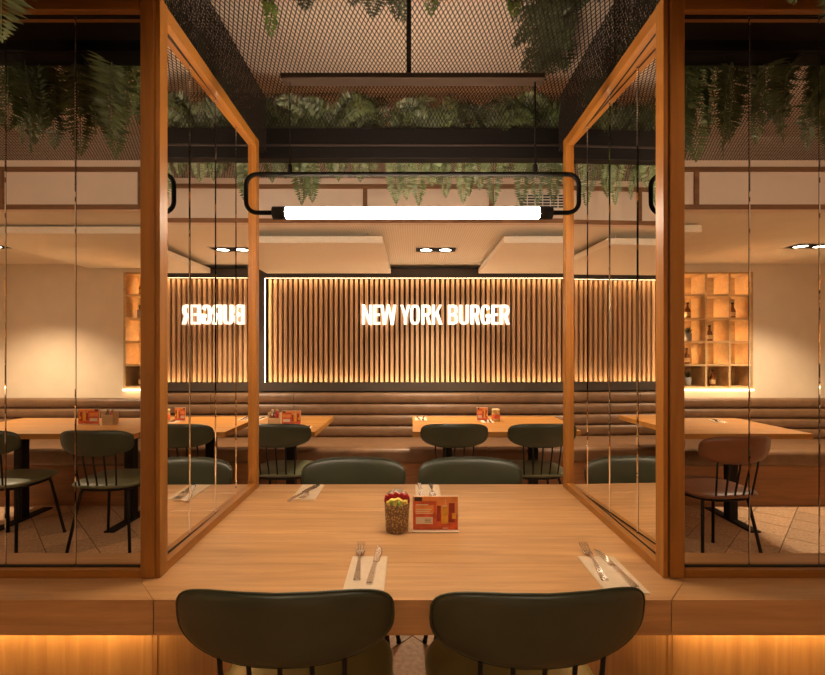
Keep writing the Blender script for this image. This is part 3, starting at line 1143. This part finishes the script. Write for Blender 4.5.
sign = thing('wall_sign', 'glowing white block letter sign on the wooden slats', 'sign', (.23, YS, 1.61))
LET = (('N', 35, 86), ('E', 93, 130), ('W', 131, 212), ('Y', 233, 286), ('O', 283, 335), ('R', 343, 392), ('K', 398, 450),
       ('B', 480, 531), ('U', 539, 588), ('R', 597, 643), ('G', 650, 698), ('E', 706, 741), ('R', 749, 797))
LH = .200
for ch, a, c in LET:
    x0 = (355 + a * 160 / 825 - 412.5) / 450 * 4.56
    x1 = (355 + c * 160 / 825 - 412.5) / 450 * 4.56
    w = (x1 - x0) / LH
    mb = MB()
    for p in glyph(ch, w):
        mb.prism([(x0 + q[0] * LH, 1.600 + q[1] * LH) for q in p], 'Y', YS - .035, YS - .004)
    mb.build('letter', 'sign_light', sign)

# ------------------------------------------------------------------ hanging ceiling panels
def hang_panel(x0, x1, y0, y1, z, label, th=.05):
    r = thing('ceiling_baffle', label, 'ceiling panel', ((x0 + x1) / 2, (y0 + y1) / 2, z))
    MB().cbox(x0, x1, y0, y1, z, z + th, .004).build('board', 'acoustic', r)
    for x in (x0 + .12, x1 - .12):
        for y in (y0 + .12, y1 - .12):
            MB().tube([(x, y, z + th), (x, y, ZL)], .004, 6).build('hanger', 'white_metal', r, True)
    return r


hang_panel(-1.45, -.215, 3.23, 4.47, 2.10, 'square beige acoustic panel hung above the table with the caddy')
hang_panel(.655, 1.89, 3.23, 4.47, 2.10, 'square beige acoustic panel hung above the table with the jar')
hang_panel(-3.15, -1.78, -2.1, -.83, 2.135, 'square beige acoustic panel hung before the four-column niche')
hang_panel(.74, 1.975, -2.1, -.79, 2.135, 'square beige acoustic panel hung beside the five-column niche')

# ------------------------------------------------------------------ downlights and vent
def downlight(x, y, z, label, energy, n=2, angle=110, group=None):
    r = thing('downlight', label, 'ceiling light', (x, y, z), group)
    hw = .085 * n
    MB().cbox(x - hw - .012, x + hw + .012, y - .095, y - .083, z - .006, z, .001).build('rim', 'white_metal', r)
    MB().cbox(x - hw - .012, x + hw + .012, y + .083, y + .095, z - .006, z, .001).build('rim', 'white_metal', r)
    for sx_ in (-1, 1):
        MB().cbox(x + sx_ * hw, x + sx_ * (hw + .012), y - .083, y + .083, z - .006, z, .001).build('rim', 'white_metal', r)
    MB().box(x - hw, x + hw, y - .083, y + .083, z - .002, z - .0005).build('plate', 'vent_dark', r)
    for k in range(n):
        xx = x + (k - (n - 1) / 2) * .165
        MB().lathe([(.055, z - .002), (.068, z - .005), (.068, z - .012), (.05, z - .010), (.05, z - .0025)], xx, y, 20, False).build('bezel', 'vent_dark', r)
        MB().lathe([(.002, z - .006), (.05, z - .006), (.05, z - .003), (.002, z - .003)], xx, y, 20).build('lens', 'downlight_glow', r)
        s_ = spot('downlight_beam', (xx - x, 0, -.016), energy, angle=angle, radius=.05, parent=r)
    return r


downlight(.20, 3.86, ZL, 'twin recessed downlight in the ribbed ceiling between the acoustic panels', 42)
Gl = 'twin downlights out of direct view'
downlight(2.35, 3.86, ZL, 'twin recessed downlight over the bench beyond the acoustic panels', 42, group=Gl)
downlight(-1.95, 3.86, ZL, 'twin recessed downlight over the bench behind the column', 42, group=Gl)
downlight(3.30, -1.45, ZL, 'added twin recessed fill downlight before the five-column niche', 42, group=Gl)  # this and the next two are unseen lamps added for fill
downlight(-3.55, -1.45, ZL, 'added twin recessed fill downlight beside the four-column niche', 42, group=Gl)
downlight(0.0, -1.5, ZL, 'added twin recessed fill downlight behind the viewer between the niches', 22, group=Gl)

# added fill spots, out of view, under the mesh ceiling and aimed at the table
def fill_spot(x, y, tx, ty, energy, label, tz=.75, angle=95):
    r = thing('fill_spot', label, 'fill light', (x, y, ZM - .01))
    MB().lathe([(.008, ZM - .10), (.008, ZM - .004)], x, y, 10).build('stem', 'black_metal', r, True)
    MB().lathe([(.036, ZM - .22), (.038, ZM - .215), (.038, ZM - .11), (.030, ZM - .10)], x, y, 18).build('housing', 'black_metal', r, True)
    MB().lathe([(.002, ZM - .2225), (.032, ZM - .2225), (.032, ZM - .2202), (.002, ZM - .2202)], x, y, 18).build('lens', 'downlight_glow', r)
    s_ = spot('fill_beam', (0, 0, -.225), energy, angle=angle, radius=.04, parent=r)
    d = Vector((tx, ty, tz)) - Vector((x, y, ZM - .235))
    s_.rotation_euler = d.to_track_quat('-Z', 'Y').to_euler()
    return r


fill_spot(-.55, .25, -.3, 1.5, 5, 'added black cylinder fill light under the mesh, on the sign-reflecting side')
fill_spot(.55, .25, .3, 1.5, 5, 'added black cylinder fill light under the mesh, on the side reflecting no lettering')

vent = thing('air_vent', 'white slotted air vent on the beige bulkhead', 'vent', (.86, 3.0, 2.26))
MB().cbox(.70, 1.03, 2.988, 3.0, 2.262, 2.372, .002).build('plate', 'white_metal', vent)
for r_ in range(5):
    for c_ in range(6):
        x = .715 + c_ * .051
        z = 2.275 + r_ * .0185
        MB().cbox(x, x + .044, 2.9865, 2.9885, z, z + .0105, .0006).build('slot', 'vent_dark', vent)

# ------------------------------------------------------------------ niche units
for (x0, n_), lab in zip(UNITS, ('wooden wall niche unit of four lit columns', 'wooden wall niche unit of five lit columns')):
    r = thing('niche_unit', lab + ', mirrored in the column front', 'shelf', (x0 + n_ * NP / 2, YR, NZ0))
    x1 = x0 + n_ * NP
    e = .0
    MB().box(x0 + .001, x1 - .001, YR + .001, YR + .012, NZ0 + .001, NZ1 - .001).build('back_panel', 'niche_wood', r)
    for k in range(n_ + 1):
        x = min(max(x0 + k * NP, x0 + .011), x1 - .011)
        MB().cbox(x - .010, x + .010, YR + .012, YN + .012, NZ0 + .001, NZ1 - .001, .001).build('divider', 'niche_wood', r)
    for k in range(6):
        z = min(max(NZ0 + k * .233, NZ0 + .011), NZ1 - .011)
        for c_ in range(n_):
            MB().cbox(x0 + c_ * NP + .010, x0 + (c_ + 1) * NP - .010, YR + .012, YN + .010, z - .010, z + .010, .001).build('shelf_board', 'niche_wood', r)
    for k in range(5):
        for c_ in range(n_):
            xx = x0 + c_ * NP + .012
            zz = NZ0 + k * .233 + .0125
            side = xx if x0 > 0 else x0 + (c_ + 1) * NP - .016
            MB().box(side, side + .004, YR + .014, YR + .12, zz, zz + .006).build('led_strip', 'led_niche', r)
    MB().box(x0, x1, YN + .014, YN + .022, NZ0 - .016, NZ0 - .010).build('led_strip', 'led_warm', r)


def bottle(x, y, z, label):
    r = thing('bottle', label, 'bottle', (x, y, z), 'bottles in the niches')
    MB().lathe([(.026, 0), (.028, .004), (.028, .075), (.022, .095), (.011, .110), (.010, .145), (.012, .147), (.012, .155)], n=14).build('body', 'amber_bottle', r, True, True)
    MB().lathe([(.0285, .02), (.0285, .062)], n=14, cap=False).build('paper_label', 'bottle_label', r, True, True)
    MB().lathe([(.0125, .148), (.0125, .160), (.009, .162)], n=12).build('cap', 'black_paint', r, True, True)
    return r


def pot_plant(x, y, z, label):
    r = thing('potted_plant', label, 'plant', (x, y, z), 'potted plants in the niches')
    MB().lathe([(.030, 0), (.033, .004), (.036, .085), (.033, .085), (.031, .07)], n=16).build('pot', 'pot_grey', r, True, True)
    for k in range(14):
        a = 2 * PI * k / 14 + .3
        ln = random.uniform(.05, .085)
        out_ = random.uniform(.015, .05)
        c, s = math.cos(a), math.sin(a)
        w = .008
        p0 = (c * .008, s * .008, .07)
        p1 = (c * out_ * .6 - s * w, s * out_ * .6 + c * w, .07 + ln * .6)
        p2 = (c * out_, s * out_, .07 + ln)
        p3 = (c * out_ * .6 + s * w, s * out_ * .6 - c * w, .07 + ln * .6)
        MB().add([p0, p1, p2, p3], [(0, 1, 2, 3)]).build('leaf', 'fern_dark', r, local=True)
    return r


def nz(row):   # row 0 = bottom
    return NZ0 + row * .233 + (.0215 if row == 0 else .0105)


NY = YR + .13
bottle(2.812, NY, nz(3), 'amber bottle one niche above the leafy grey pot')
pot_plant(2.815, NY, nz(2), 'leafy plant in a grey pot between two bottle niches')
bottle(2.802, NY, nz(1), 'amber bottle in the niche between two grey pots')
pot_plant(2.81, NY, nz(0), 'spiky plant in a grey pot in the bottom niche')
bottle(3.035, NY, nz(2), 'amber bottle in the niche beside the leafy grey pot')
bottle(3.065, NY, nz(0), 'amber bottle in the bottom niche beside the spiky plant')
bottle(-2.765, NY, nz(4), 'amber bottle in the top niche of the outer column by the beige wall')
pot_plant(-2.775, NY, nz(3), 'plant in a grey pot in the outer niche column by the beige wall')
bottle(-2.77, NY, nz(0), 'amber bottle in the bottom niche of the outer column by the beige wall')
bottle(3.27, NY, nz(3), 'amber bottle in the end column of the five-column niche')
bottle(-2.52, NY, nz(2), 'amber bottle in the second column of the four-column niche')

# ------------------------------------------------------------------ place settings
def napkin(x0, x1, y0, y1, z, label, rz=0):
    cx, cy = (x0 + x1) / 2, (y0 + y1) / 2
    hx, hy = (x1 - x0) / 2, (y1 - y0) / 2
    r = thing('napkin', label, 'napkin', (cx, cy, z), 'folded paper napkins')
    MB().cbox(-hx, hx, -hy, hy, 0, .0016, .0005).build('lower_fold', 'napkin_paper', r, local=True)
    MB().cbox(-hx + .001, hx - .002, -hy + .001, hy - .0015, .0016, .0034, .0006).build('upper_fold', 'napkin_paper', r, local=True)
    r.rotation_euler = (0, 0, rz)
    return r


def loft(mb, secs):
    """secs: (y, halfwidth, z, thickness) rectangular sections"""
    vs_, fs = [], []
    for (y, hw, z, th, xo) in secs:
        vs_ += [(xo - hw, y, z), (xo + hw, y, z), (xo + hw * .8, y, z + th), (xo - hw * .8, y, z + th)]
    for i in range(len(secs) - 1):
        for k in range(4):
            k2 = (k + 1) % 4
            fs.append((i * 4 + k, i * 4 + k2, i * 4 + 4 + k2, i * 4 + 4 + k))
    fs.append((3, 2, 1, 0))
    e = (len(secs) - 1) * 4
    fs.append((e, e + 1, e + 2, e + 3))
    mb.add(vs_, fs)


def make_fork():
    r = thing('fork', '', 'fork')
    mb = MB()
    loft(mb, [(-.10, .006, 0, .0025, 0), (-.095, .0095, 0, .003, 0), (-.06, .008, .001, .003, 0), (0, .0035, .007, .003, 0), (.028, .0035, .008, .003, 0)])
    mb.build('handle', 'steel', r, local=True)
    mb = MB()
    loft(mb, [(.028, .0035, .008, .003, 0), (.036, .010, .006, .002, 0), (.048, .0125, .004, .0018, 0), (.060, .0125, .003, .0018, 0)])
    mb.build('head', 'steel', r, local=True)
    for k in range(4):
        mb = MB()
        x = (k - 1.5) * .0070
        loft(mb, [(.0595, .0019, .003, .0018, x), (.085, .0017, .005, .0016, x), (.104, .0009, .009, .0012, x)])
        mb.build('tine', 'steel', r, local=True)
    return r


def make_knife():
    r = thing('knife', '', 'knife')
    mb = MB()
    loft(mb, [(-.105, .006, 0, .004, 0), (-.10, .009, 0, .005, 0), (-.05, .008, 0, .005, 0), (.0, .0055, .001, .005, 0), (.008, .0055, .001, .004, 0)])
    mb.build('handle', 'steel', r, local=True)
    mb = MB()
    loft(mb, [(.008, .006, .001, .0025, 0), (.02, .009, .001, .002, .001), (.07, .010, .001, .002, .001), (.095, .008, .001, .0015, -.001), (.108, .002, .001, .001, -.005)])
    mb.build('blade', 'steel', r, local=True)
    return r


fork0, knife0 = make_fork(), make_knife()
used = {'f': False, 'k': False}


def lay(kind, x, y, rz, z, label):
    src = fork0 if kind == 'f' else knife0
    o = src if not used[kind] else copy_tree(src)
    used[kind] = True
    o.location = (x, y, z)
    o.rotation_euler = (0, 0, rz)
    o['label'] = label
    o['group'] = 'steel forks' if kind == 'f' else 'steel knives'


NZT = .0036
SET = [  # x0,x1,y0,y1, fork(x,y,rz), knife(x,y,rz), description
    (-.165, -.067, 1.045, 1.235, (-.142, 1.20, .06), (-.099, 1.185, -.05), 'on the oak table below the tin'),
    (.452, .553, 1.042, 1.235, (.481, 1.197, -.10), (.524, 1.165, .05), 'on the oak table by the column reflecting no lettering'),
    (-.466, -.372, 1.712, 1.905, (-.41, 1.80, PI - .12), (-.437, 1.785, PI - .32), 'on the oak table by the column reflecting the sign'),
    (.012, .112, 1.715, 1.905, (.078, 1.81, PI), (.034, 1.81, PI + .06), 'on the oak table behind the menu card'),
]
for (a, c, d, e, f_, k_, lab) in SET:
    napkin(a, c, d, e, TZ, 'folded beige paper napkin ' + lab)
    lay('f', f_[0], f_[1], f_[2], TZ + NZT, 'steel fork ' + lab)
    lay('k', k_[0], k_[1], k_[2], TZ + NZT, 'steel knife ' + lab)
SET2 = [
    (-.86, -.76, 3.24, 3.43, 0, 'near the free corner of the table with the caddy'),
    (-1.36, -1.26, 3.70, 3.90, PI, 'behind the caddy on the bench table'),
    (.02, .12, 3.72, 3.92, PI, 'on the bench-side corner of the table with the jar'),
    (.56, .66, 3.60, 3.79, PI, 'between card and jar on the bench table'),
    (2.08, 2.18, -1.50, -1.31, .5, 'on the table below the five-column niche'),
    (2.45, 2.55, -1.50, -1.31, .3, 'farther along the table below the five-column niche'),
]
for (a, c, d, e, rz, lab) in SET2:
    napkin(a, c, d, e, .75, 'folded pale paper napkin ' + lab, rz if rz not in (PI,) else 0)
    lay('f', (a + c) / 2 - .02, (d + e) / 2, rz + .1, .75 + NZT, 'steel fork ' + lab)
    lay('k', (a + c) / 2 + .022, (d + e) / 2, rz - .05, .75 + NZT, 'steel knife ' + lab)

# ------------------------------------------------------------------ menu cards
def menu_card(x0, y, z, w, h, label, facing=-1, detail=True):
    r = thing('menu_card', label, 'menu card', (x0 + w / 2, y, z), 'red menu cards')
    f = facing
    # acrylic stand: foot and upright
    MB().cbox(-w / 2 - .002, w / 2 + .002, -.016, .016, 0, .004, .001).build('foot', 'napkin_paper', r, local=True)
    MB().cbox(-w / 2 - .002, w / 2 + .002, -f * .0022, -f * .0046, .004, h + .006, .0006).build('upright', 'card_white', r, local=True)
    MB().box(-w / 2, w / 2, -.0018, .0018, .0055, h + .0045).build('sheet', 'card_orange', r, local=True)

    def pr(name, mat, u0, u1, v0, v1, lift=.0004):
        ys = (f * .0018, f * (.0018 + lift))
        a, c = (u0 - .5) * w, (u1 - .5) * w
        if f > 0:
            a, c = -a, -c
        MB().box(a, c, ys[0], ys[1], .0055 + v0 * h, .0055 + v1 * h).build(name, mat, r, local=True)
    pr('print_field', 'card_red', .0, .52, .0, .86, .0002)
    pr('print_field', 'card_red', .52, 1.0, .0, .45, .0002)
    pr('print_field', 'card_orange', .04, .46, .50, .74, .0003)
    pr('print_block', 'card_dark', .03, .2, .86, .98)
    if detail:
        pr('print_line', 'card_white', .06, .34, .735, .765)
        pr('print_line', 'card_white', .06, .42, .60, .622)
        pr('print_line', 'card_white', .06, .38, .54, .562)
        pr('print_line', 'card_white', .06, .44, .48, .502)
    pr('print_box', 'card_white', .06, .44, .17, .38, .0003)
    if detail:
        pr('print_line', 'card_dark', .26, .41, .31, .325)
        pr('print_line', 'card_dark', .26, .39, .265, .28)
        pr('print_line', 'card_dark', .26, .41, .22, .235)
    pr('print_glass', 'card_crimson', .53, .62, .25, .72)
    pr('print_glass', 'card_amber', .635, .78, .18, .70, .0005)
    pr('print_glass', 'card_white', .655, .76, .70, .73, .0006)
    pr('print_glass', 'card_crimson', .80, .93, .22, .80)
    pr('print_leaf', 'card_amber', .87, .97, .32, .5, .0006)
    pr('print_line', 'card_white', .66, .79, .03, .055, .0006)
    pr('print_straw', 'card_white', .72, .73, .72, .92, .0006)
    return r


menu_card(.002, 1.415, TZ, .140, .104, 'red and orange drinks menu card beside the tin on the oak table')
menu_card(-1.015, 3.50, .75, .145, .105, 'red menu card beside the caddy on the bench table', detail=False)
menu_card(.535, 3.72, .75, .085, .105, 'narrow red menu card beside the jar on the bench table', detail=False)
menu_card(-2.62, -1.25, .75, .16, .115, 'red menu card on the table below the four-column niche, mirrored', 1, detail=False)

# ------------------------------------------------------------------ cutlery tin, jar, caddies
tin = thing('snack_tin', 'brown patterned tin cup with red and yellow paper inside', 'tin', (-.049, 1.424, TZ))
n_ = 32
vs_, fs = [], []
lev = [(.0345, 0.0), (.0355, .003), (.0375, .04), (.0405, .086)]
for (r_, z) in lev:
    for k in range(n_):
        t = 2 * PI * k / n_
        vs_.append((r_ * math.cos(t), r_ * math.sin(t), z))
# raised back: rim rises towards +y
for k in range(n_):
    t = 2 * PI * k / n_
    rise = .028 * max(0, math.sin(t)) ** .7
    vs_.append((.0415 * math.cos(t), .0415 * math.sin(t), .090 + rise))
for k in range(n_):
    t = 2 * PI * k / n_
    rise = .028 * max(0, math.sin(t)) ** .7
    vs_.append((.0398 * math.cos(t), .0398 * math.sin(t), .090 + rise))
for k in range(n_):
    t = 2 * PI * k / n_
    vs_.append((.038 * math.cos(t), .038 * math.sin(t), .070))
for i in range(6):
    for k in range(n_):
        k2 = (k + 1) % n_
        fs.append((i * n_ + k, i * n_ + k2, (i + 1) * n_ + k2, (i + 1) * n_ + k))
fs.append(tuple(range(n_))[::-1])
fs.append(tuple(6 * n_ + k for k in range(n_)))
MB().add(vs_, fs).build('cup', 'tin_pattern', tin, True, True)
# red arc of paper lining the back
vs_, fs = [], []
m_ = 18
for k in range(m_ + 1):
    t = math.radians(-8 + 196 * k / m_)
    for rr_, z in ((.0394, .074), (.0392, .106 + .004 * math.sin(k * 2.1)), (.0365, .104 + .004 * math.sin(k * 2.1)), (.036, .074)):
        vs_.append((rr_ * math.cos(t), rr_ * math.sin(t), z))
for k in range(m_):
    for q in range(4):
        q2 = (q + 1) % 4
        fs.append((k * 4 + q, k * 4 + 4 + q, k * 4 + 4 + q2, k * 4 + q2))
fs += [(0, 1, 2, 3), (m_ * 4 + 3, m_ * 4 + 2, m_ * 4 + 1, m_ * 4)]
MB().add(vs_, fs).build('red_paper', 'tin_red', tin, False, True)
vs_, fs = [], []
mm = 16
for k in range(mm + 1):
    u = -1 + 2 * k / mm
    zt_ = .092 + .014 * (1 - abs(u) ** 1.5) + .002 * math.sin(9 * u)
    for (yo, z) in ((-.010, .068), (-.012, zt_ - .004), (-.004, zt_), (.006, .068)):
        vs_.append((u * .034, yo - .020 * math.sqrt(max(0, 1 - u * u)) + .012, z))
for k in range(mm):
    for q in range(4):
        q2 = (q + 1) % 4
        fs.append((k * 4 + q, k * 4 + q2, k * 4 + 4 + q2, k * 4 + 4 + q))
fs += [(3, 2, 1, 0), (mm * 4, mm * 4 + 1, mm * 4 + 2, mm * 4 + 3)]
MB().add(vs_, fs).build('yellow_paper', 'tin_yellow', tin, False, True)
mb = MB()
for k, (x, y) in enumerate(((-.016, -.014), (.006, -.020), (.018, -.010))):
    mb = MB().lathe([(.002, .080), (.007, .084), (.006, .094), (.002, .098)], x, y, 7)
    mb.build('green_bit', 'tin_green', tin, True, True)

jar = thing('jar', 'small amber jar beside the narrow red card on the bench table', 'jar', (.685, 3.70, .75))
MB().lathe([(.030, 0), (.034, .005), (.034, .066), (.030, .076), (.030, .082)], n=18).build('body', 'jar_glass', jar, True, True)
MB().lathe([(.032, .080), (.034, .082), (.034, .098), (.031, .100)], n=18).build('lid', 'bottle_label', jar, True, True)
MB().lathe([(.0347, .022), (.0347, .058)], n=18, cap=False).build('paper_label', 'card_red', jar, True, True)


def caddy(x, y, label):
    r = thing('condiment_caddy', label, 'caddy', (x, y, .75))
    MB().cbox(-.045, .045, -.035, .035, 0, .008, .002).build('tray', 'niche_wood', r, local=True)
    for s in (-1, 1):
        MB().cbox(s * .045, s * .039, -.035, .035, .008, .095, .001).build('side_board', 'niche_wood', r, local=True)
    MB().cbox(-.039, .039, .029, .035, .008, .075, .001).build('back_board', 'niche_wood', r, local=True)
    MB().cbox(-.039, .039, -.035, -.029, .008, .055, .001).build('front_board', 'niche_wood', r, local=True)
    for k, (px, mt) in enumerate(((-.02, 'amber_bottle'), (.018, 'tin_red'))):
        b_ = MB().lathe([(.015, .008), (.016, .012), (.016, .08), (.007, .096), (.007, .108)], px, 0, 10).build('sauce_bottle', mt, r, True, True)
        MB().lathe([(.008, .106), (.008, .118), (.004, .120)], px, 0, 8).build('cap', 'bottle_label', b_, True, True)
    return r


caddy(-1.075, 3.52, 'small wooden caddy beside the red card near the free table corner')
caddy(-2.385, -1.27, 'small wooden caddy on the table below the four-column niche, mirrored')
